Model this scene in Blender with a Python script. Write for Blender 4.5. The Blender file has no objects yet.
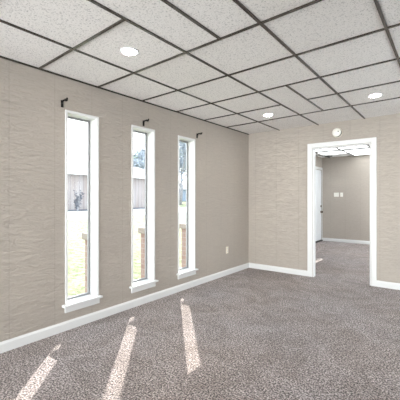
import bpy, bmesh, math, random
from mathutils import Vector, Matrix
random.seed(7)
S = bpy.context.scene
COL = S.collection

# ------------------------------------------------------------------ camera, sky, sun, exposure
cam_data = bpy.data.cameras.new('camera')
cam = bpy.data.objects.new('camera', cam_data); COL.objects.link(cam)
cam.location = (2.942, 0.0, 1.2787)
cam.rotation_euler = (math.pi / 2, 0, math.radians(37.69))
cam_data.sensor_width = 36.0
cam_data.lens = 325.19 / 400 * 36.0
cam_data.shift_y = -2.27 / 400
cam_data.clip_start = 0.02
cam_data.clip_end = 300
S.camera = cam

SKY = 2.3
world = bpy.data.worlds.new('sky'); S.world = world
world.use_nodes = True
wn = world.node_tree.nodes; wl = world.node_tree.links
wn.clear()
wo = wn.new('ShaderNodeOutputWorld'); bg = wn.new('ShaderNodeBackground')
tc = wn.new('ShaderNodeTexCoord'); sx = wn.new('ShaderNodeSeparateXYZ'); cr = wn.new('ShaderNodeValToRGB')
cr.color_ramp.elements[0].position = 0.0; cr.color_ramp.elements[0].color = (1.0, 1.0, 1.0, 1)
cr.color_ramp.elements[1].position = 0.75; cr.color_ramp.elements[1].color = (0.72, 0.86, 1.0, 1)
wl.new(tc.outputs['Generated'], sx.inputs[0]); wl.new(sx.outputs['Z'], cr.inputs[0])
wl.new(cr.outputs[0], bg.inputs[0]); bg.inputs[1].default_value = SKY
wl.new(bg.outputs[0], wo.inputs[0])

sun_data = bpy.data.lights.new('sun', 'SUN'); sun = bpy.data.objects.new('sun', sun_data); COL.objects.link(sun)
sun_data.energy = 4.9; sun_data.angle = math.radians(0.5); sun_data.color = (1.0, 0.965, 0.92)
sun.rotation_euler = Vector((1.0, -1.075, -1.33)).to_track_quat('-Z', 'Y').to_euler()
sun.location = (-12, 13, 16)

# added area light outside the unseen window, brightening the doorway wall
fill_data = bpy.data.lights.new('window_daylight', 'AREA'); fill = bpy.data.objects.new('window_daylight', fill_data); COL.objects.link(fill)
fill_data.shape = 'RECTANGLE'; fill_data.size = 1.9; fill_data.size_y = 2.1; fill_data.energy = 35.0; fill_data.spread = math.radians(80); fill_data.color = (.97, .98, 1.0)
fill.location = (1.15, -2.42, 1.25); fill.rotation_euler = Vector((-.02, 1.0, -.03)).to_track_quat('-Z', 'Y').to_euler()

LAMP = 58.0      # recessed downlights
PANEL = 2.1       # luminous ceiling panels in the far room
S.view_settings.view_transform = 'Standard'
S.view_settings.look = 'None'
S.view_settings.exposure = 1.25
S.view_settings.gamma = 1.0
S.view_settings.use_curve_mapping = False

# ------------------------------------------------------------------ helpers
def box(bm, x0, x1, y0, y1, z0, z1, mi=0):
    v = [bm.verts.new(p) for p in ((x0,y0,z0),(x1,y0,z0),(x1,y1,z0),(x0,y1,z0),(x0,y0,z1),(x1,y0,z1),(x1,y1,z1),(x0,y1,z1))]
    fs = [(0,3,2,1),(4,5,6,7),(0,1,5,4),(1,2,6,5),(2,3,7,6),(3,0,4,7)]
    out = []
    for f in fs:
        g = bm.faces.new([v[i] for i in f]); g.material_index = mi; out.append(g)
    return out

def lathe(bm, prof, n=32, mat=Matrix.Identity(4)):
    """profile [(r, h)] turned about local z, closed at r=0 ends"""
    rings = []
    for r, h in prof:
        if r < 1e-6: rings.append([bm.verts.new(mat @ Vector((0, 0, h)))])
        else: rings.append([bm.verts.new(mat @ Vector((r*math.cos(2*math.pi*k/n), r*math.sin(2*math.pi*k/n), h))) for k in range(n)])
    for a, b in zip(rings, rings[1:]):
        for k in range(n):
            k2 = (k+1) % n
            q = []
            for vv in ((a[k % len(a)]), (a[k2 % len(a)]), (b[k2 % len(b)]), (b[k % len(b)])):
                if vv not in q: q.append(vv)
            if len(q) > 2:
                try: bm.faces.new(q)
                except ValueError: pass

def tube(bm, pts, radii, n=10):
    pts = [Vector(p) for p in pts]
    rings = []
    for i, p in enumerate(pts):
        d = (pts[min(i+1, len(pts)-1)] - pts[max(i-1, 0)]).normalized()
        a = d.orthogonal().normalized() if abs(d.z) > .99 else d.cross(Vector((0,0,1))).normalized()
        b = d.cross(a)
        rr = radii[i] if isinstance(radii, (list, tuple)) else radii
        rings.append([bm.verts.new(p + rr*(a*math.cos(2*math.pi*k/n) + b*math.sin(2*math.pi*k/n))) for k in range(n)])
    for r0, r1 in zip(rings, rings[1:]):
        for k in range(n): bm.faces.new((r0[k], r0[(k+1)%n], r1[(k+1)%n], r1[k]))
    bm.faces.new(rings[0][::-1]); bm.faces.new(rings[-1])

def obj(name, bm, mats, parent=None, loc=(0,0,0), bevel=0.0, smooth=False, seg=2):
    bmesh.ops.recalc_face_normals(bm, faces=bm.faces[:])
    me = bpy.data.meshes.new(name); bm.to_mesh(me); bm.free()
    for m in (mats if isinstance(mats, (list, tuple)) else [mats]): me.materials.append(m)
    if smooth:
        for f in me.polygons: f.use_smooth = True
    o = bpy.data.objects.new(name, me); COL.objects.link(o)
    o.location = loc
    if parent: o.parent = parent
    if bevel:
        md = o.modifiers.new('edge', 'BEVEL'); md.width = bevel; md.segments = seg; md.limit_method = 'ANGLE'
    return o

def boxobj(name, b, mats, parent=None, bevel=0.0):
    bm = bmesh.new(); box(bm, *b); return obj(name, bm, mats, parent, bevel=bevel)

def empty(name, loc, rotz=0):
    o = bpy.data.objects.new(name, None); COL.objects.link(o); o.location = loc; o.rotation_euler = (0,0,rotz)
    o.empty_display_size = .1
    return o

def tag(o, label, cat, group=None, kind=None):
    o['label'] = label; o['category'] = cat
    if group: o['group'] = group
    if kind: o['kind'] = kind
    return o

def dup(root, loc, label, group=None):
    r = root.copy(); COL.objects.link(r); r.location = loc; r['label'] = label
    if group: r['group'] = group
    for ch in list(root.children):
        c = ch.copy(); COL.objects.link(c); c.parent = r
        for g in list(ch.children):
            d = g.copy(); COL.objects.link(d); d.parent = c
    return r

def wall(name, axis, t0, t1, us, zs, holes, mats, parent=None):
    """wall slab of thickness t0..t1 on `axis`, running us[0]..us[1] and zs[0]..zs[1], with holes (u0,u1,z0,z1).
    Faces at t0 get material 0, all others material 1 when there are two."""
    U = sorted(set([us[0], us[1]] + [h[0] for h in holes] + [h[1] for h in holes]))
    Z = sorted(set([zs[0], zs[1]] + [h[2] for h in holes] + [h[3] for h in holes]))
    bm = bmesh.new(); vc = {}
    def V(t, u, z):
        k = (t, u, z)
        if k not in vc: vc[k] = bm.verts.new((t, u, z) if axis == 'x' else (u, t, z))
        return vc[k]
    def solid(i, j):
        if i < 0 or j < 0 or i >= len(U)-1 or j >= len(Z)-1: return False
        uc = (U[i]+U[i+1])/2; zc = (Z[j]+Z[j+1])/2
        return not any(h[0] < uc < h[1] and h[2] < zc < h[3] for h in holes)
    for i in range(len(U)-1):
        for j in range(len(Z)-1):
            if not solid(i, j): continue
            a, b, c, d = U[i], U[i+1], Z[j], Z[j+1]
            bm.faces.new([V(t0,a,c),V(t0,b,c),V(t0,b,d),V(t0,a,d)])
            f = bm.faces.new([V(t1,a,c),V(t1,b,c),V(t1,b,d),V(t1,a,d)]); f.material_index = len(mats)-1
            for (ii, jj, e) in ((i-1,j,((a,c),(a,d))),(i+1,j,((b,c),(b,d))),(i,j-1,((a,c),(b,c))),(i,j+1,((a,d),(b,d)))):
                if not solid(ii, jj):
                    f = bm.faces.new([V(t0,*e[0]),V(t0,*e[1]),V(t1,*e[1]),V(t1,*e[0])]); f.material_index = 0
    return obj(name, bm, mats, parent)

# ------------------------------------------------------------------ materials
def mat(name, color=(.8,.8,.8), rough=.5, metal=0.0, spec=.5):
    m = bpy.data.materials.new(name); m.use_nodes = True
    b = m.node_tree.nodes['Principled BSDF']
    b.inputs['Base Color'].default_value = (*color, 1); b.inputs['Roughness'].default_value = rough
    b.inputs['Metallic'].default_value = metal; b.inputs['Specular IOR Level'].default_value = spec
    return m
def N(m, t, **kw):
    n = m.node_tree.nodes.new(t)
    for k, v in kw.items(): setattr(n, k, v)
    return n
def L(m, a, b): m.node_tree.links.new(a, b)
def B(m): return m.node_tree.nodes['Principled BSDF']
def math_node(m, op, a, b=None):
    n = N(m, 'ShaderNodeMath', operation=op)
    for i, v in enumerate((a, b)):
        if v is None: continue
        if hasattr(v, 'is_linked'): L(m, v, n.inputs[i])
        else: n.inputs[i].default_value = v
    return n.outputs[0]
def mapping(m, scale):
    t = N(m, 'ShaderNodeTexCoord'); p = N(m, 'ShaderNodeMapping'); p.inputs['Scale'].default_value = scale
    L(m, t.outputs['Object'], p.inputs['Vector']); return p.outputs[0]
def noise(m, vec, scale, detail=2, rough=.5, dist=0):
    n = N(m, 'ShaderNodeTexNoise'); n.inputs['Scale'].default_value = scale; n.inputs['Detail'].default_value = detail
    n.inputs['Roughness'].default_value = rough; n.inputs['Distortion'].default_value = dist
    L(m, vec, n.inputs['Vector']); return n.outputs['Fac']
def ramp(m, fac, stops, interp='LINEAR'):
    r = N(m, 'ShaderNodeValToRGB'); e = r.color_ramp; e.interpolation = interp
    e.elements[0].position, e.elements[0].color = stops[0][0], (*stops[0][1], 1)
    e.elements[1].position, e.elements[1].color = stops[-1][0], (*stops[-1][1], 1)
    for p, c in stops[1:-1]:
        k = e.elements.new(p); k.color = (*c, 1)
    L(m, fac, r.inputs[0]); return r.outputs[0]
def mixc(m, a, b, fac, mode='MIX'):
    n = N(m, 'ShaderNodeMix', data_type='RGBA', blend_type=mode)
    for s, v in ((n.inputs[0], fac), (n.inputs[6], a), (n.inputs[7], b)):
        if hasattr(v, 'is_linked'): L(m, v, s)
        elif isinstance(v, tuple): s.default_value = (*v, 1)
        else: s.default_value = v
    return n.outputs[2]
def bump(m, h, strength, dist):
    n = N(m, 'ShaderNodeBump'); n.inputs['Strength'].default_value = strength; n.inputs['Distance'].default_value = dist
    L(m, h, n.inputs['Height']); L(m, n.outputs[0], B(m).inputs['Normal'])

def wallpaper(name, base, groove_axis):
    """embossed stone-strata wall panelling, beige, with faint vertical panel grooves"""
    m = mat(name, base, .62, spec=.3)
    sc = (3.2, 3.2, 22.0)
    v = mapping(m, sc)
    n1 = noise(m, v, 1.5, 3, .55, .9)
    v2 = mapping(m, (7.0, 7.0, 30.0)); n2 = noise(m, v2, 1.3, 2, .5, .4)
    lines = math_node(m, 'ABSOLUTE', math_node(m, 'SINE', math_node(m, 'MULTIPLY', n1, 22.0)))
    lines = math_node(m, 'POWER', lines, 0.5)
    h = math_node(m, 'ADD', math_node(m, 'MULTIPLY', lines, .6), math_node(m, 'MULTIPLY', n2, .6))
    t = N(m, 'ShaderNodeTexCoord'); s = N(m, 'ShaderNodeSeparateXYZ'); L(m, t.outputs['Object'], s.inputs[0])
    g = s.outputs[groove_axis]
    ph = math_node(m, 'FRACT', math_node(m, 'DIVIDE', math_node(m, 'ADD', g, 10.0 - (1.235 if groove_axis == 'Y' else .592) + .005), .398))
    gr = math_node(m, 'LESS_THAN', ph, .016)
    c = ramp(m, h, [(.15, tuple(k*.88 for k in base)), (.55, base), (1.0, tuple(min(1, k*1.08) for k in base))])  # relief shading put into the colour: hollows darker, ridges lighter
    big = noise(m, mapping(m, (1,1,1)), 1.2, 2)
    c = mixc(m, c, ramp(m, big, [(.3, (.95,.95,.96)), (.7, (1,1,1))]), 1.0, 'MULTIPLY')
    c = mixc(m, c, tuple(k*.80 for k in base), math_node(m, 'MULTIPLY', gr, .5))
    L(m, c, B(m).inputs['Base Color'])
    bump(m, math_node(m, 'SUBTRACT', h, math_node(m, 'MULTIPLY', gr, .5)), .66, .008)
    return m

BASE = (.425, .378, .330)
M_WALL_Y = wallpaper('beige_panelling', BASE, 'Y')
M_WALL_X = wallpaper('beige_panelling_back', BASE, 'X')
M_WHITE = mat('white_trim_paint', (.71, .71, .705), .35)
M_DOOR = mat('white_door_paint', (.76, .78, .80), .35)
M_PLASTIC = mat('white_plastic', (.82, .80, .74), .4)
M_ALMOND = mat('cream_plastic', (.76, .70, .58), .4)
M_BLACK = mat('black_iron', (.012, .011, .010), .4, .6)
M_DARK = mat('dark_plastic', (.03, .03, .03), .5)
M_SASH = mat('grey_aluminium', (.34, .34, .35), .45, .2)
M_KNOB = mat('antique_brass', (.12, .085, .05), .3, .9)
M_BAR = mat('dark_bronze_grid', (.032, .024, .018), .26, .0, .8)
M_CONC = mat('pale_concrete', (.66, .64, .61), .9)
_v = mapping(M_CONC, (1,1,1)); L(M_CONC, ramp(M_CONC, noise(M_CONC, _v, 3, 4), [(.3,(.72,.71,.69)),(.7,(.82,.81,.79))]), B(M_CONC).inputs['Base Color'])
M_ROOF = mat('grey_shingle', (.40, .40, .42), .9)
_v = mapping(M_ROOF, (1,1,1)); L(M_ROOF, ramp(M_ROOF, noise(M_ROOF, _v, 12, 3), [(.3,(.085,.085,.09)),(.7,(.125,.125,.13))]), B(M_ROOF).inputs['Base Color'])

# carpet
M_CARPET = mat('grey_brown_carpet', (.3,.25,.22), .95, spec=.1)
def carpet(m):
    v = mapping(m, (1,1,1))
    f1 = noise(m, v, 85, 3, .75); f2 = noise(m, v, 34, 2, .5); swirl = noise(m, v, 2.6, 4, .6, 1.6); big = noise(m, v, .8, 2)
    c = ramp(m, f1, [(.41, (.035,.027,.026)), (.5, (.245,.208,.194)), (.59, (.58,.515,.49))])
    c = mixc(m, c, ramp(m, f2, [(.35, (.80,.79,.79)), (.65, (1.18,1.18,1.19))]), 1.0, 'MULTIPLY')
    c = mixc(m, c, ramp(m, swirl, [(.35, (.82,.80,.79)), (.62, (1.14,1.14,1.16))]), 1.0, 'MULTIPLY')
    c = mixc(m, c, ramp(m, big, [(.35, (1.0,.96,.92)), (.65, (1.0,1.01,1.03))]), 1.0, 'MULTIPLY')
    L(m, c, B(m).inputs['Base Color'])
    h = math_node(m, 'ADD', f1, math_node(m, 'MULTIPLY', swirl, .5))
    bump(m, h, .7, .02)
    B(m).inputs['Sheen Weight'].default_value = .15
carpet(M_CARPET)

# mineral-fibre ceiling tile
def tile_mat(name, base):
    m = mat(name, base, .9, spec=.15)
    v = mapping(m, (1,1,1))
    pits = noise(m, v, 95, 2, .6); fine = noise(m, v, 220, 1)
    c = ramp(m, pits, [(.34, tuple(k*.62 for k in base)), (.43, tuple(k*.95 for k in base)), (.55, base)])
    c = mixc(m, c, ramp(m, fine, [(.3, (.90,.89,.88)), (.6, (1,1,1))]), 1.0, 'MULTIPLY')
    t = N(m, 'ShaderNodeTexCoord'); s = N(m, 'ShaderNodeSeparateXYZ'); L(m, t.outputs['Object'], s.inputs[0])
    ix = math_node(m, 'FLOOR', math_node(m, 'DIVIDE', math_node(m, 'SUBTRACT', s.outputs[0], .6), .663))
    iy = math_node(m, 'FLOOR', math_node(m, 'DIVIDE', math_node(m, 'SUBTRACT', math_node(m, 'ADD', s.outputs[1], math_node(m, 'MULTIPLY', s.outputs[0], .045)), 1.43), .615))
    w = N(m, 'ShaderNodeTexWhiteNoise', noise_dimensions='2D'); cb = N(m, 'ShaderNodeCombineXYZ'); L(m, ix, cb.inputs[0]); L(m, iy, cb.inputs[1]); L(m, cb.outputs[0], w.inputs['Vector'])
    c = mixc(m, c, ramp(m, w.outputs['Value'], [(0, (.95,.945,.935)), (1, (1,1,1))]), 1.0, 'MULTIPLY')
    L(m, c, B(m).inputs['Base Color']); bump(m, pits, .35, .006)
    return m
M_TILE = tile_mat('fissured_ceiling_tile', (.85, .825, .806))

def emit(name, col, strength):
    m = bpy.data.materials.new(name); m.use_nodes = True; nt = m.node_tree; nt.nodes.clear()
    o = nt.nodes.new('ShaderNodeOutputMaterial'); e = nt.nodes.new('ShaderNodeEmission')
    e.inputs[0].default_value = (*col, 1); e.inputs[1].default_value = strength; nt.links.new(e.outputs[0], o.inputs[0]); return m
M_LENS = emit('lit_lens', (1.0, .97, .93), LAMP)
M_PANEL = emit('lit_diffuser', (.93, .98, 1.0), PANEL)

def glass():
    m = bpy.data.materials.new('clear_glass'); m.use_nodes = True; nt = m.node_tree; nt.nodes.clear()
    o = nt.nodes.new('ShaderNodeOutputMaterial'); mx = nt.nodes.new('ShaderNodeMixShader')
    tr = nt.nodes.new('ShaderNodeBsdfTransparent'); tr.inputs[0].default_value = (.97, .985, .98, 1)
    gl = nt.nodes.new('ShaderNodeBsdfGlossy'); gl.inputs['Roughness'].default_value = .02
    fr = nt.nodes.new('ShaderNodeFresnel'); fr.inputs[0].default_value = 1.33
    ge = nt.nodes.new('ShaderNodeNewGeometry'); sb = nt.nodes.new('ShaderNodeMath'); sb.operation = 'SUBTRACT'; sb.inputs[0].default_value = 1.0
    mu = nt.nodes.new('ShaderNodeMath'); mu.operation = 'MULTIPLY'          # reflect on the outer faces only: the pane does not bend rays
    nt.links.new(ge.outputs['Backfacing'], sb.inputs[1]); nt.links.new(fr.outputs[0], mu.inputs[0]); nt.links.new(sb.outputs[0], mu.inputs[1])
    nt.links.new(mu.outputs[0], mx.inputs[0]); nt.links.new(tr.outputs[0], mx.inputs[1]); nt.links.new(gl.outputs[0], mx.inputs[2])
    nt.links.new(mx.outputs[0], o.inputs[0]); return m
M_GLASS = glass()

def brick_mat():
    m = mat('pink_brick', (.5,.3,.25), .85)
    t = N(m, 'ShaderNodeTexCoord'); s = N(m, 'ShaderNodeSeparateXYZ'); L(m, t.outputs['Object'], s.inputs[0])
    cb = N(m, 'ShaderNodeCombineXYZ'); L(m, math_node(m, 'ADD', s.outputs[0], s.outputs[1]), cb.inputs[0]); L(m, s.outputs[2], cb.inputs[1])
    b = N(m, 'ShaderNodeTexBrick'); L(m, cb.outputs[0], b.inputs['Vector'])
    b.inputs['Scale'].default_value = 1.0; b.inputs['Brick Width'].default_value = .2; b.inputs['Row Height'].default_value = .067
    b.inputs['Mortar Size'].default_value = .006
    b.inputs['Color1'].default_value = (.29,.185,.155,1); b.inputs['Color2'].default_value = (.34,.23,.195,1); b.inputs['Mortar'].default_value = (.36,.29,.26,1)
    L(m, b.outputs['Color'], B(m).inputs['Base Color']); return m
M_BRICK = brick_mat()

# ------------------------------------------------------------------ room shell
H = 2.44; YB = 5.27; X1 = 4.6; Y0 = -2.2; H2 = 2.46; YF = 9.9; X2 = -.10
WT = .15
opening = [(1.705, 2.035), (2.525, 2.855), (3.337, 3.667)]
ZS, ZT = .235, 2.105

bm = bmesh.new(); box(bm, -.10, X1 + .1, Y0 - .1, YF + .1, -.08, 0)
tag(obj('floor', bm, M_CARPET), 'grey-brown plush carpet covering both rooms', 'floor', kind='structure')

tag(wall('wall_left', 'x', 0, -WT, (Y0, YB + .1), (-.3, 2.62), [(a, b, ZS, ZT) for a, b in opening], [M_WALL_Y, M_BRICK]),
    'beige embossed panelled wall with the three narrow windows', 'wall', kind='structure')
DX0, DX1, DZ = 1.172, 2.015, 2.075
tag(wall('wall_back', 'y', YB, YB + .085, (0, X1), (0, 2.62), [(DX0, DX1, 0, DZ)], [M_WALL_X, M_WALL_X]),
    'beige embossed panelled wall with the open doorway', 'wall', kind='structure')
RW = (2.6, 5.0, .05, 2.40)
tag(wall('wall_right', 'x', X1, X1 + WT, (Y0, YF + .1), (-.3, 2.62), [RW, (6.0, 9.4, .3, 2.3)], [M_WALL_Y, M_BRICK]),
    'beige panelled wall opposite the narrow windows', 'wall', kind='structure')
FW = (.1, 2.2, .03, 2.40)
tag(wall('wall_front', 'y', Y0, Y0 - WT, (-WT, X1 + WT), (-.3, 2.62), [FW], [M_WALL_X, M_BRICK]),
    'beige panelled wall facing the doorway wall', 'wall', kind='structure')
# far room
tag(wall('wall_far', 'y', YF, YF + WT, (X2 - WT, X1), (0, 2.62), [], [M_WALL_X, M_BRICK]), 'plain greyish beige end wall seen through the doorway', 'wall', kind='structure')
D2 = (9.03, 9.86, .02, 2.10)
tag(wall('wall_far_left', 'x', X2, X2 - WT, (YB + .1, YF), (-.3, 2.62), [D2, (7.22, 8.08, 1.13, 1.463)], [M_WALL_Y, M_BRICK]),
    'beige side wall of the far room holding the white door', 'wall', kind='structure')

# ceiling and its dark suspension grid
bm = bmesh.new(); box(bm, 0, X1, Y0, YB, H + .006, H + .07)
ceil = tag(obj('ceiling', bm, M_TILE), 'speckled off-white drop ceiling of the near room', 'ceiling', kind='structure')
SK = .045; BW = .0095
def ybar(bm, x, y0, y1, w=BW):
    box(bm, x - w, x + w, y0, y1, H - .004, H + .008)
def xbar(bm, yy, x0, x1, w=BW):
    v = []
    for z in (H - .003, H + .008):
        for (x, s) in ((x0, -1), (x1, -1), (x1, 1), (x0, 1)):
            v.append(bm.verts.new((x, yy - SK * x + s * w, z)))
    for f in ((0,3,2,1),(4,5,6,7),(0,1,5,4),(1,2,6,5),(2,3,7,6),(3,0,4,7)): bm.faces.new([v[i] for i in f])
gx = [.601, 1.263, 1.936, 2.590, 3.25, 3.91]
rows = [1.432 + .6165 * k for k in range(-7, 6)]
bm = bmesh.new()
for x in gx: ybar(bm, x, Y0, YB)
obj('main_runner', bm, M_BAR, ceil)['kind'] = 'structure'
bm = bmesh.new()
for k, yy in zip(range(-7, 6), rows):
    xbar(bm, yy, 0, 1.263)
    if k in (1, 2, 3, 5): xbar(bm, yy, 1.263, 1.936)
    if k == 4: xbar(bm, yy, 1.603, 1.936)
    if k < 1 and (k % 2): xbar(bm, yy, 1.263, 1.936)
    xbar(bm, yy, 1.936, X1)
ybar(bm, 1.603, Y0, rows[8] - SK*1.6); ybar(bm, 1.590, rows[10] - SK*1.6, rows[12] - SK*1.6)
obj('cross_tee', bm, M_BAR, ceil)['kind'] = 'structure'
bm = bmesh.new(); box(bm, 0, .014, Y0, YB, H - .008, H + .006)
tag(obj('trim_1', bm, M_BAR), 'thin dark edge angle between ceiling and window wall', 'ceiling trim', kind='structure')
bm = bmesh.new(); box(bm, .014, X1, YB - .010, YB, H - .003, H + .006)
tag(obj('trim_2', bm, mat('beige_angle', (.45,.40,.35), .5)), 'thin beige edge angle between ceiling and doorway wall', 'ceiling trim', kind='structure')

M_TILE2 = mat('white_ceiling_tile', (.88, .89, .89), .9)
bm = bmesh.new(); box(bm, X2, X1, YB + .085, YF, H2 + .006, H2 + .07)
ceil2 = tag(obj('ceiling_far', bm, M_TILE2), 'white drop ceiling of the far room with glowing panels', 'ceiling', kind='structure')
M_BAR2 = mat('grey_grid', (.06, .06, .06), .5)
bm = bmesh.new()
for x in (.12, .79, 1.46, 2.13, 2.80, 3.47, 4.14): box(bm, x - .013, x + .013, YB + .085, YF, H2 - .012, H2 + .008)
for y in (5.70, 6.31, 7.03, 7.64, 8.40, 8.60, 9.24): box(bm, X2, X1, y - .010, y + .010, H2 - .003, H2 + .008)
obj('suspension_grid', bm, M_BAR2, ceil2)['kind'] = 'structure'

# baseboards
def baseboard(name, a, b, nrm, label, h=.088, t=.015):
    a, b, nrm = Vector(a), Vector(b), Vector(nrm)
    prof = [(0, 0), (t, 0), (t, h - .018), (t*.55, h - .006), (t*.35, h), (0, h)]
    bm = bmesh.new(); rings = []
    for p in (a, b): rings.append([bm.verts.new(p + nrm*d + Vector((0,0,z))) for d, z in prof])
    n = len(prof)
    for k in range(n): bm.faces.new((rings[0][k], rings[0][(k+1)%n], rings[1][(k+1)%n], rings[1][k]))
    bm.faces.new(rings[0]); bm.faces.new(rings[1])
    return tag(obj(name, bm, M_WHITE), label, 'baseboard', kind='structure')
baseboard('baseboard_left', (0, Y0, 0), (0, YB, 0), (1,0,0), 'white baseboard running under the three narrow windows')
baseboard('baseboard_back', (0, YB, 0), (1.09, YB, 0), (0,-1,0), 'white baseboard between the room corner and the doorway')
baseboard('baseboard_back_right', (2.09, YB, 0), (X1, YB, 0), (0,-1,0), 'white baseboard right of the doorway')
baseboard('baseboard_right', (X1, Y0, 0), (X1, YB, 0), (-1,0,0), 'white baseboard along the wall opposite the windows')
baseboard('baseboard_front', (0, Y0, 0), (X1, Y0, 0), (0,1,0), 'white baseboard along the wall facing the doorway')
baseboard('baseboard_far', (X2, YF, 0), (X1, YF, 0), (0,-1,0), 'white baseboard of the far room end wall')
baseboard('baseboard_far_left', (X2, YB + .085, 0), (X2, 8.96, 0), (1,0,0), 'white baseboard beside the white door in the far room')

# doorway
d1 = tag(empty('door_1', (0, 0, 0)), 'white cased open doorway into the far room', 'doorway', kind='structure')
boxobj('casing_side', (1.09, 1.165, YB - .018, YB, 0, 2.152), M_WHITE, d1, .004)
boxobj('casing_side', (2.022, 2.09, YB - .018, YB, 0, 2.152), M_WHITE, d1, .004)
boxobj('casing_head', (1.165, 2.022, YB - .018, YB, 2.080, 2.152), M_WHITE, d1, .004)
bm = bmesh.new()
box(bm, DX0 - .002, DX0 + .014, YB - .002, YB + .09, 0, DZ); box(bm, DX1 - .014, DX1 + .002, YB - .002, YB + .09, 0, DZ)
box(bm, DX0 + .014, DX1 - .014, YB - .002, YB + .09, DZ - .014, DZ)
obj('jamb', bm, M_WHITE, d1)

# far-room door
d2 = tag(empty('door_2', (0, 0, 0)), 'closed white door in the far room beside the end wall', 'door', kind='structure')
bm = bmesh.new()
y0, y1, z0, z1 = 9.05, 9.845, .04, 2.085
xf = X2 - .012
box(bm, xf - .04, xf, y0, y1, z0, z1)
for (a, b) in ((y0 + .10, y0 + .37), (y0 + .43, y1 - .10)):
    for (c, d) in ((.22, .80), (.94, 1.50), (1.62, 1.96)):
        fr = .018
        box(bm, xf - .002, xf + .005, a, b, c, c + fr); box(bm, xf - .002, xf + .005, a, b, d - fr, d)
        box(bm, xf - .002, xf + .005, a, a + fr, c + fr, d - fr); box(bm, xf - .002, xf + .005, b - fr, b, c + fr, d - fr)
obj('door_slab', bm, M_DOOR, d2)
bm = bmesh.new()
box(bm, X2, X2 + .014, 8.965, 9.035, 0, 2.165); box(bm, X2, X2 + .014, 9.035, 9.868, 2.095, 2.165); box(bm, X2, X2 + .010, 9.852, 9.885, 0, 2.165)
obj('casing', bm, M_WHITE, d2)
boxobj('threshold', (X2 - .05, X2 + .03, 9.036, 9.850, 0, .036), mat('bronze_threshold', (.03,.026,.022), .5, .3), d2, .004)
def knob_at(name, y, z, r, depth):
    bm = bmesh.new()
    mt = Matrix.Translation((xf, y, z)) @ Matrix.Rotation(math.pi/2, 4, 'Y')
    lathe(bm, [(0, 0), (r*1.15, 0), (r*1.15, .008), (r*.45, .012), (r*.45, depth*.45), (r*.95, depth*.6), (r, depth*.8), (r*.7, depth), (0, depth)], 20, mt)
    return obj(name, bm, M_KNOB, d2, smooth=True)
knob_at('knob', 9.795, .86, .030, .06); knob_at('deadbolt', 9.795, 1.03, .026, .025)

# ------------------------------------------------------------------ the three narrow windows
wl_ = ['narrow tall window nearest the camera, leftmost of the three', 'middle one of the three narrow tall windows', 'narrow tall window nearest the room corner']
for i, (a, b) in enumerate(opening):
    w = tag(empty('window_%d' % (i+1), (0, (a+b)/2, 0)), wl_[i], 'window', 'narrow windows in the left wall', 'structure')
    c = (a+b)/2; hw = (b-a)/2; cw = .022
    bm = bmesh.new(); T = .010
    box(bm, 0, T, -hw - cw, -hw, .250, ZT + cw); box(bm, 0, T, hw, hw + cw, .250, ZT + cw); box(bm, 0, T, -hw, hw, ZT, ZT + cw)
    obj('casing', bm, M_WHITE, w, bevel=.002)
    bm = bmesh.new(); j = .006
    box(bm, -WT + .002, .001, -hw - .001, -hw + j, ZS + .015, ZT + .001); box(bm, -WT + .002, .001, hw - j, hw + .001, ZS + .015, ZT + .001)
    box(bm, -WT + .002, .001, -hw + j, hw - j, ZT - j, ZT + .001)
    obj('jamb', bm, M_WHITE, w)
    boxobj('sill', (0, .052, -hw - .056, hw + .042, .231, .253), M_WHITE, w, .004)
    boxobj('sill_return', (-WT + .002, 0, -hw, hw, .233, .251), M_WHITE, w)
    boxobj('apron', (0, .015, -hw - .028, hw + .028, .170, .231), M_WHITE, w, .003)
    bm = bmesh.new(); s = .020; x0, x1 = -.128, -.108
    ja, zb, zt = hw - j, .251, ZT - j
    box(bm, x0, x1, -ja, -ja + s, zb, zt); box(bm, x0, x1, ja - s, ja, zb, zt)
    box(bm, x0, x1, -ja + s, ja - s, zb, zb + s); box(bm, x0, x1, -ja + s, ja - s, zt - s, zt)
    obj('sash_frame', bm, M_SASH, w)
    boxobj('glass', (-.120, -.116, -ja + s - .003, ja - s + .003, zb + s - .003, zt - s + .003), M_GLASS, w)

def added_window(name, axis, t, u0, u1, z0, z1, label, sgn):
    """plain framed window in an opening of a wall whose inner face is at t, outside towards sgn"""
    w = tag(empty(name, (0,0,0)), label, 'window', kind='structure')
    def bx(bm, ta, tb, ua, ub, za, zb):
        ta, tb = sorted((t + sgn*ta, t + sgn*tb))
        box(bm, *((ta, tb, ua, ub) if axis == 'x' else (ua, ub, ta, tb)), za, zb)
    bm = bmesh.new(); f = .05
    bx(bm, .06, .11, u0, u0+f, z0, z1); bx(bm, .06, .11, u1-f, u1, z0, z1); bx(bm, .06, .11, u0+f, u1-f, z0, z0+f); bx(bm, .06, .11, u0+f, u1-f, z1-f, z1)
    um = (u0+u1)/2; bx(bm, .06, .11, um-.025, um+.025, z0+f, z1-f)
    obj('window_frame', bm, M_WHITE, w)
    bm = bmesh.new(); bx(bm, .083, .087, u0+f-.003, um-.022, z0+f-.003, z1-f+.003); obj('glass', bm, M_GLASS, w)
    bm = bmesh.new(); bx(bm, .083, .087, um+.022, u1-f+.003, z0+f-.003, z1-f+.003); obj('glass', bm, M_GLASS, w)
    bm = bmesh.new(); c = .06
    bx(bm, -.015, 0, u0-c, u0, z0-c, z1+c); bx(bm, -.015, 0, u1, u1+c, z0-c, z1+c); bx(bm, -.015, 0, u0, u1, z1, z1+c); bx(bm, -.03, 0, u0, u1, z0-.03, z0)
    obj('casing', bm, M_WHITE, w)
added_window('window_4', 'x', X1, *RW, 'wide window in the wall opposite the narrow windows', 1)  # added out of view to light the window wall and far ceiling
added_window('window_5', 'y', Y0, *FW, 'wide window in the wall facing the doorway', -1)  # added behind the camera to light the back wall and ceiling
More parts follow.
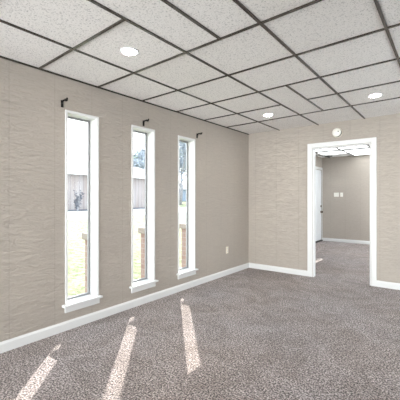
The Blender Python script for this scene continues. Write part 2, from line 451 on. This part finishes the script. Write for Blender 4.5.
added_window('window_6', 'x', X1, 6.0, 9.4, .3, 2.3, 'wide window in the far room right-hand wall', 1)  # unseen window added to brighten the far room
w7 = tag(empty('window_7', (0,0,0)), 'slim high window in the far room side wall', 'window', kind='structure')
bm = bmesh.new(); box(bm, X2 - .10, X2 - .06, 7.22, 7.24, 1.13, 1.463); box(bm, X2 - .10, X2 - .06, 8.06, 8.08, 1.13, 1.463)
obj('window_frame', bm, M_WHITE, w7)
boxobj('glass', (X2 - .082, X2 - .078, 7.24, 8.06, 1.13, 1.463), M_GLASS, w7)

# ------------------------------------------------------------------ ceiling lights
def downlight(loc, label):
    t = tag(empty('recessed_downlight', loc), label, 'ceiling light', 'recessed downlights')
    bm = bmesh.new(); lathe(bm, [(.058, .0), (.060, -.005), (.070, -.004), (.074, .0), (.074, .003), (.058, .003), (.058, 0)], 40)
    obj('trim_ring', bm, M_WHITE, t, smooth=True)
    bm = bmesh.new(); lathe(bm, [(0, .002), (.0575, .002), (.0575, -.0065), (.040, -.009), (0, -.010)], 40)
    obj('lens', bm, M_LENS, t)
    return t
zl = H + .003
l0 = downlight((.915, 1.705, zl), 'round lit recessed downlight nearest the leftmost narrow window')
dup(l0, (.905, 4.20, zl), 'round lit recessed downlight near the corner by the third window')
dup(l0, (2.258, 4.145, zl), 'round lit recessed downlight above the floor in front of the doorway')
for p in ((2.258, 1.69), (3.58, 4.10), (3.58, 1.65)):  # extra unseen downlights, added to brighten the room
    dup(l0, (*p, zl), 'round lit recessed downlight in the ceiling outside the photo', 'recessed downlights out of the photo')

def panel(x0, x1, y0, y1, label):
    t = tag(empty('ceiling_light_panel', ((x0+x1)/2, (y0+y1)/2, H2)), label, 'ceiling light', 'glowing ceiling panels of the far room')
    a, b = (x1-x0)/2, (y1-y0)/2; f = .02
    bm = bmesh.new(); box(bm, -a, -a+f, -b, b, -.004, .006); box(bm, a-f, a, -b, b, -.004, .006); box(bm, -a+f, a-f, -b, -b+f, -.004, .006); box(bm, -a+f, a-f, b-f, b, -.004, .006)
    obj('panel_frame', bm, M_WHITE, t)
    boxobj('diffuser', (-a+f, a-f, -b+f, b-f, -.001, .006), M_PANEL, t)
    return t
pn = [('left', .802 - .67, .778), ('middle', .802, 1.448), ('right', 1.472, 2.118)]
for s, x0, x1 in pn:
    panel(x0, x1, 7.66, 8.38, 'glowing ceiling panel in the %s column nearest the doorway' % s)
    panel(x0, x1, 8.62, 9.22, 'glowing ceiling panel in the %s column, second row from the doorway' % s)

panel(.802, 1.448, 9.29, 9.80, 'glowing ceiling panel in the middle column against the end wall')  # last row glows in place of white tile, added to brighten the end wall
panel(1.472, 2.118, 9.29, 9.80, 'glowing ceiling panel in the right column against the end wall')
for x0 in (2.142, 2.812, 3.482):  # more panels added out of view to raise the far room light
    for y0_, y1_ in ((5.72, 6.29), (6.33, 7.01), (7.66, 8.38), (8.62, 9.22)):
        panel(x0, x0 + .646, y0_, y1_, 'glowing ceiling panel of the far room outside the photo')['group'] = 'far room ceiling panels out of the photo'

# ------------------------------------------------------------------ small fittings on the walls
# curtain-rod brackets
def bracket():
    t = empty('curtain_rod_bracket', (0,0,0))
    boxobj('wall_plate', (.0, .006, -.013, .013, -.056, .012), M_BLACK, t, .002)
    bm = bmesh.new()
    tube(bm, [(.004, 0, -.012), (.014, 0, .002), (.03, 0, .006), (.062, 0, .004)], [.010, .010, .009, .008], 10)
    obj('arm', bm, M_BLACK, t, smooth=True)
    bm = bmesh.new()
    pts = [(.075 + .016*math.cos(a), 0, .012 + .016*math.sin(a)) for a in [math.radians(k) for k in range(160, 381, 20)]]
    tube(bm, pts, .009, 8)
    obj('rod_cradle', bm, M_BLACK, t, smooth=True)
    return t
b0 = bracket()
tag(b0, 'black curtain rod bracket above the leftmost narrow window', 'bracket', 'curtain rod brackets'); b0.location = (0, 1.652, 2.197)
dup(b0, (0, 2.69, 2.20), 'black curtain rod bracket above the middle narrow window')
dup(b0, (0, 3.735, 2.205), 'black curtain rod bracket beside the top of the third window')

# wall outlet
o = tag(empty('wall_outlet', (0, 4.541, .412)), 'cream duplex outlet low on the window wall near the corner', 'outlet')
boxobj('cover_plate', (0, .006, -.035, .035, -.057, .057), M_ALMOND, o, .003)
for dz in (-.024, .024):
    bm = bmesh.new()
    lathe(bm, [(0, .0055), (.0165, .0055), (.0165, .009), (0, .009)], 20, Matrix.Translation((0, 0, dz)) @ Matrix.Rotation(math.pi/2, 4, 'Y'))
    rc = obj('receptacle', bm, M_PLASTIC, o)
    bm = bmesh.new()
    box(bm, .0085, .0095, -.008, -.005, dz - .003, dz + .007); box(bm, .0085, .0095, .005, .008, dz - .003, dz + .007); box(bm, .0085, .0095, -.002, .002, dz - .010, dz - .006)
    obj('slots', bm, M_DARK, rc)

# light switches on the far wall
def switch(x, w, n, label):
    t = tag(empty('light_switch', (x, YF, 1.366)), label, 'light switch', 'switches on the end wall')
    boxobj('cover_plate', (-w/2, w/2, -.006, 0, -.06, .06), M_PLASTIC, t, .003)
    for k in range(n):
        c = (k - (n-1)/2) * .046
        bm = bmesh.new(); vs = [bm.verts.new(p) for p in ((c-.005,-.006,-.012),(c+.005,-.006,-.012),(c+.005,-.006,.012),(c-.005,-.006,.012),(c-.004,-.016,.004),(c+.004,-.016,.004),(c+.004,-.016,.011),(c-.004,-.016,.011))]
        for f in ((0,1,2,3),(4,5,6,7),(0,1,5,4),(1,2,6,5),(2,3,7,6),(3,0,4,7)): bm.faces.new([vs[i] for i in f])
        obj('toggle', bm, M_WHITE, t)
switch(.303, .135, 2, 'wider white switch plate on the end wall seen through the doorway')
switch(.445, .075, 1, 'narrower white switch plate on the end wall, right of the wider one')

# smoke detector above the doorway
t = tag(empty('smoke_detector', (1.552, YB, 2.280)), 'round cream smoke detector on the wall above the doorway', 'smoke detector')
RX = Matrix.Rotation(math.pi/2, 4, 'X')
bm = bmesh.new(); lathe(bm, [(0, 0), (.074, 0), (.074, .010), (.070, .014), (0, .014)], 40, RX); obj('mounting_base', bm, M_ALMOND, t, smooth=False)
bm = bmesh.new(); lathe(bm, [(0, .044), (.066, .044), (.066, .050), (.058, .060), (.036, .064), (0, .065)], 40, RX); obj('housing', bm, M_PLASTIC, t, smooth=True)
bm = bmesh.new(); lathe(bm, [(0, .048), (.009, .048), (.009, .0675), (0, .0675)], 20, Matrix.Translation((.028, 0, .010)) @ RX); obj('test_button', bm, M_DARK, t)
bm = bmesh.new(); lathe(bm, [(0, .014), (.067, .014), (.067, .0435), (0, .0435)], 40, RX); obj('vent_band', bm, M_DARK, t)

# dark vent on the far ceiling
t = tag(empty('ceiling_vent', (.17, 9.58, H2)), 'small dark vent on the far room ceiling by the end wall', 'vent')
bm = bmesh.new(); box(bm, -.09, .09, -.06, -.05, -.010, .004); box(bm, -.09, .09, .05, .06, -.010, .004); box(bm, -.09, -.08, -.05, .05, -.010, .004); box(bm, .08, .09, -.05, .05, -.010, .004)
obj('vent_frame', bm, M_DARK, t)
bm = bmesh.new()
for k in range(5): box(bm, -.08, .08, -.046 + k*.020, -.036 + k*.020, -.008, -.002)
obj('slats', bm, M_DARK, t)

# ------------------------------------------------------------------ outdoors
def gz(x): return -.12 + .0385 * max(0, -x - .15)
M_LAWN = mat('dry_lawn', (.42,.44,.22), .95, spec=.1)
_v = mapping(M_LAWN, (1,1,1))
_c = ramp(M_LAWN, noise(M_LAWN, _v, 9, 5, .7), [(.36,(.10,.115,.055)),(.5,(.20,.205,.12)),(.62,(.30,.29,.20))])
L(M_LAWN, _c, B(M_LAWN).inputs['Base Color']); bump(M_LAWN, noise(M_LAWN, _v, 40, 4, .7), .5, .05)
def ground(name, x0, x1, y0, y1, m, label, cat, dz=0):
    bm = bmesh.new()
    t = [bm.verts.new((x, y, gz(x) + dz)) for x, y in ((x0,y0),(x1,y0),(x1,y1),(x0,y1))]
    b = [bm.verts.new((v.co.x, v.co.y, v.co.z - .1 - dz)) for v in t]
    bm.faces.new(t); bm.faces.new(b[::-1])
    for k in range(4): bm.faces.new((t[k], b[k], b[(k+1)%4], t[(k+1)%4]))
    return tag(obj(name, bm, m), label, cat, kind='structure')
ground('lawn', -80, -.16, -30, 80, M_LAWN, 'sunlit pale lawn outside the narrow windows', 'lawn')
ground('driveway', -14.9, -10.9, -20, 60, M_CONC, 'pale concrete strip between the lawn and the long low house', 'driveway', .02)
bm = bmesh.new(); box(bm, X1 + WT, 60, -40, 60, -.35, -.14); box(bm, -.16, X1 + WT, -40, Y0 - WT, -.35, -.14)  # unseen ground, made pale to bounce sunlight up to the ceiling
tag(obj('patio_ground', bm, M_CONC), 'pale concrete ground on the other sides of the building', 'ground', kind='structure')

# brick piers outside, one by each window
pl = ['short capped brick pier outside the leftmost narrow window', 'short capped brick pier outside the middle narrow window', 'short capped brick pier outside the third narrow window']
for i, (a, b) in enumerate(opening):
    t = tag(empty('brick_pier', (-WT, b + .042, -.12)), pl[i], 'brick pier', 'brick piers outside the windows')
    boxobj('shaft', (-.128, -.001, 0, .30, 0, .935), M_BRICK, t, .003)
    boxobj('cap', (-.150, -.001, -.028, .328, .935, 1.01), mat('brick_cap', (.30,.25,.215), .85) if i == 0 else bpy.data.materials['brick_cap'], t, .006)

# long low neighbouring house
M_SIDING = mat('pale_board_siding', (.60,.56,.57), .8)
_t = N(M_SIDING, 'ShaderNodeTexCoord'); _s = N(M_SIDING, 'ShaderNodeSeparateXYZ'); L(M_SIDING, _t.outputs['Object'], _s.inputs[0])
_f = math_node(M_SIDING, 'LESS_THAN', math_node(M_SIDING, 'FRACT', math_node(M_SIDING, 'DIVIDE', _s.outputs[1], .30)), .10)
_n = noise(M_SIDING, mapping(M_SIDING, (1, 3.3, .4)), 1.0, 2)
L(M_SIDING, mixc(M_SIDING, ramp(M_SIDING, _n, [(.3,(.205,.165,.155)),(.7,(.25,.23,.235))]), (.13,.115,.115), _f), B(M_SIDING).inputs['Base Color'])
h = tag(empty('house', (-15.2, 11, gz(-15.2))), 'long low house with pale vertical boards across the lawn', 'house')
Z = 2.28
boxobj('board_wall', (-6.0, 0, -8, 7.2, 0, Z), M_SIDING, h)
boxobj('plinth', (-5.9, .05, -8.05, 7.25, 0, .10), mat('grey_plinth', (.10,.10,.12), .9), h)
boxobj('fascia', (.40, .45, -8.5, 7.7, Z - .06, Z + .14), M_WHITE, h)
bm = bmesh.new()
for yy in (-8.5, 7.7):
    [bm.verts.new(p) for p in ((.42, yy, Z + .03), (.42, yy, Z + .13), (-3, yy, Z + 1.15), (-6.42, yy, Z + .13), (-6.42, yy, Z + .03))]
bm.verts.ensure_lookup_table(); v = bm.verts
for k in range(5): bm.faces.new((v[k], v[(k+1) % 5], v[5 + (k+1) % 5], v[5 + k]))
bm.faces.new([v[k] for k in range(5)]); bm.faces.new([v[5+k] for k in range(5)])
obj('roof', bm, M_ROOF, h)

# a further pale blue house
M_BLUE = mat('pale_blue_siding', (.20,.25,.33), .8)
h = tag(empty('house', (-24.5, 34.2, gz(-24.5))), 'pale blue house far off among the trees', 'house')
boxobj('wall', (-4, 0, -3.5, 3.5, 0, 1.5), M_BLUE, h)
bm = bmesh.new()
for yy in (-3.8, 3.8): [bm.verts.new(p) for p in ((.4, yy, 1.5), (-2, yy, 2.3), (-4.4, yy, 1.5))]
bm.verts.ensure_lookup_table(); v = bm.verts
for q in ((0,1,4,3),(1,2,5,4),(0,2,5,3),(0,1,2),(3,4,5)): bm.faces.new([v[k] for k in q])
obj('roof', bm, M_ROOF, h)

# trees
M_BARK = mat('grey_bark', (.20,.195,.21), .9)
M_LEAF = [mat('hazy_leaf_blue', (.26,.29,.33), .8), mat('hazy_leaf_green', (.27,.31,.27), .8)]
def branch(bm, p, d, ln, r, lvl, tips):
    q = p + d*ln*.5 + Vector((random.uniform(-1,1), random.uniform(-1,1), .2))*ln*.06
    e = p + d*ln
    tube(bm, [p, q, e], [r, r*.8, r*.55], 6)
    if lvl == 0: tips.append(e); return
    for k in range(4 if lvl > 1 else 3):
        nd = (d + Vector((random.uniform(-1,1), random.uniform(-1,1), random.uniform(-.2,.7)))*.75).normalized()
        branch(bm, p + d*ln*random.uniform(.55, 1.0), nd, ln*random.uniform(.55,.75), r*.5, lvl-1, tips)
    tips.append(e)
def tree(x, y, hgt, seed, leaf, label, n=34):
    random.seed(seed)
    t = tag(empty('tree', (x, y, gz(x) - .05)), label, 'tree', 'trees beyond the lawn')
    bm = bmesh.new(); tips = []
    branch(bm, Vector((0,0,0)), Vector((.03,.02,1)).normalized(), hgt*.36, hgt*.020, 3, tips)
    obj('trunk', bm, M_BARK, t, smooth=True)
    bm = bmesh.new()
    for c in tips:
        for _ in range(n):
            o_ = Vector((random.gauss(0,1), random.gauss(0,1), random.gauss(0,.8)))*hgt*.045
            a = Vector((random.uniform(-1,1), random.uniform(-1,1), random.uniform(-1,1))).normalized(); b = a.orthogonal().normalized()
            s = random.uniform(.08,.16)*hgt/6; p = c + o_
            bm.faces.new([bm.verts.new(p + a*s), bm.verts.new(p + b*s*.5), bm.verts.new(p - a*s), bm.verts.new(p - b*s*.5)])
    me = obj('leaves', bm, M_LEAF[leaf], t)
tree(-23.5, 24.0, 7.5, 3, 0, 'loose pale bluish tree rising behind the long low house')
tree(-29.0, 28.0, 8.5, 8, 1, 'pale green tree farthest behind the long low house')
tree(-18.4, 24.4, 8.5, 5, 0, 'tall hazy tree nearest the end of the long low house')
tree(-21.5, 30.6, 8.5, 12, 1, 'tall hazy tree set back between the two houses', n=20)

# spiky shrub against the house
random.seed(4)
t = tag(empty('shrub', (-14.45, 10.72, gz(-14.45))), 'dark spiky little shrub in front of the pale boards', 'shrub')
M_SHRUB = mat('grey_green_leaf', (.07,.075,.095), .8)
bm = bmesh.new(); bl = bmesh.new()
for k in range(9):
    a = k*2.4; tip = Vector((math.cos(a)*random.uniform(.05,.30), math.sin(a)*random.uniform(.05,.30), random.uniform(.6,1.3)))
    tube(bm, [(0,0,0), tip*.5 + Vector((0,0,.1)), tip], [.03,.02,.008], 6)
    for q in range(26):
        f = random.uniform(.2, 1.0); p = tip*f; d = Vector((random.uniform(-1,1), random.uniform(-1,1), random.uniform(0,1))).normalized(); s = random.uniform(.10,.2); w_ = d.orthogonal().normalized()*.03
        bl.faces.new([bl.verts.new(p), bl.verts.new(p + d*s*.5 + w_), bl.verts.new(p + d*s), bl.verts.new(p + d*s*.5 - w_)])
obj('stems', bm, M_BARK, t); obj('leaves', bl, M_SHRUB, t)
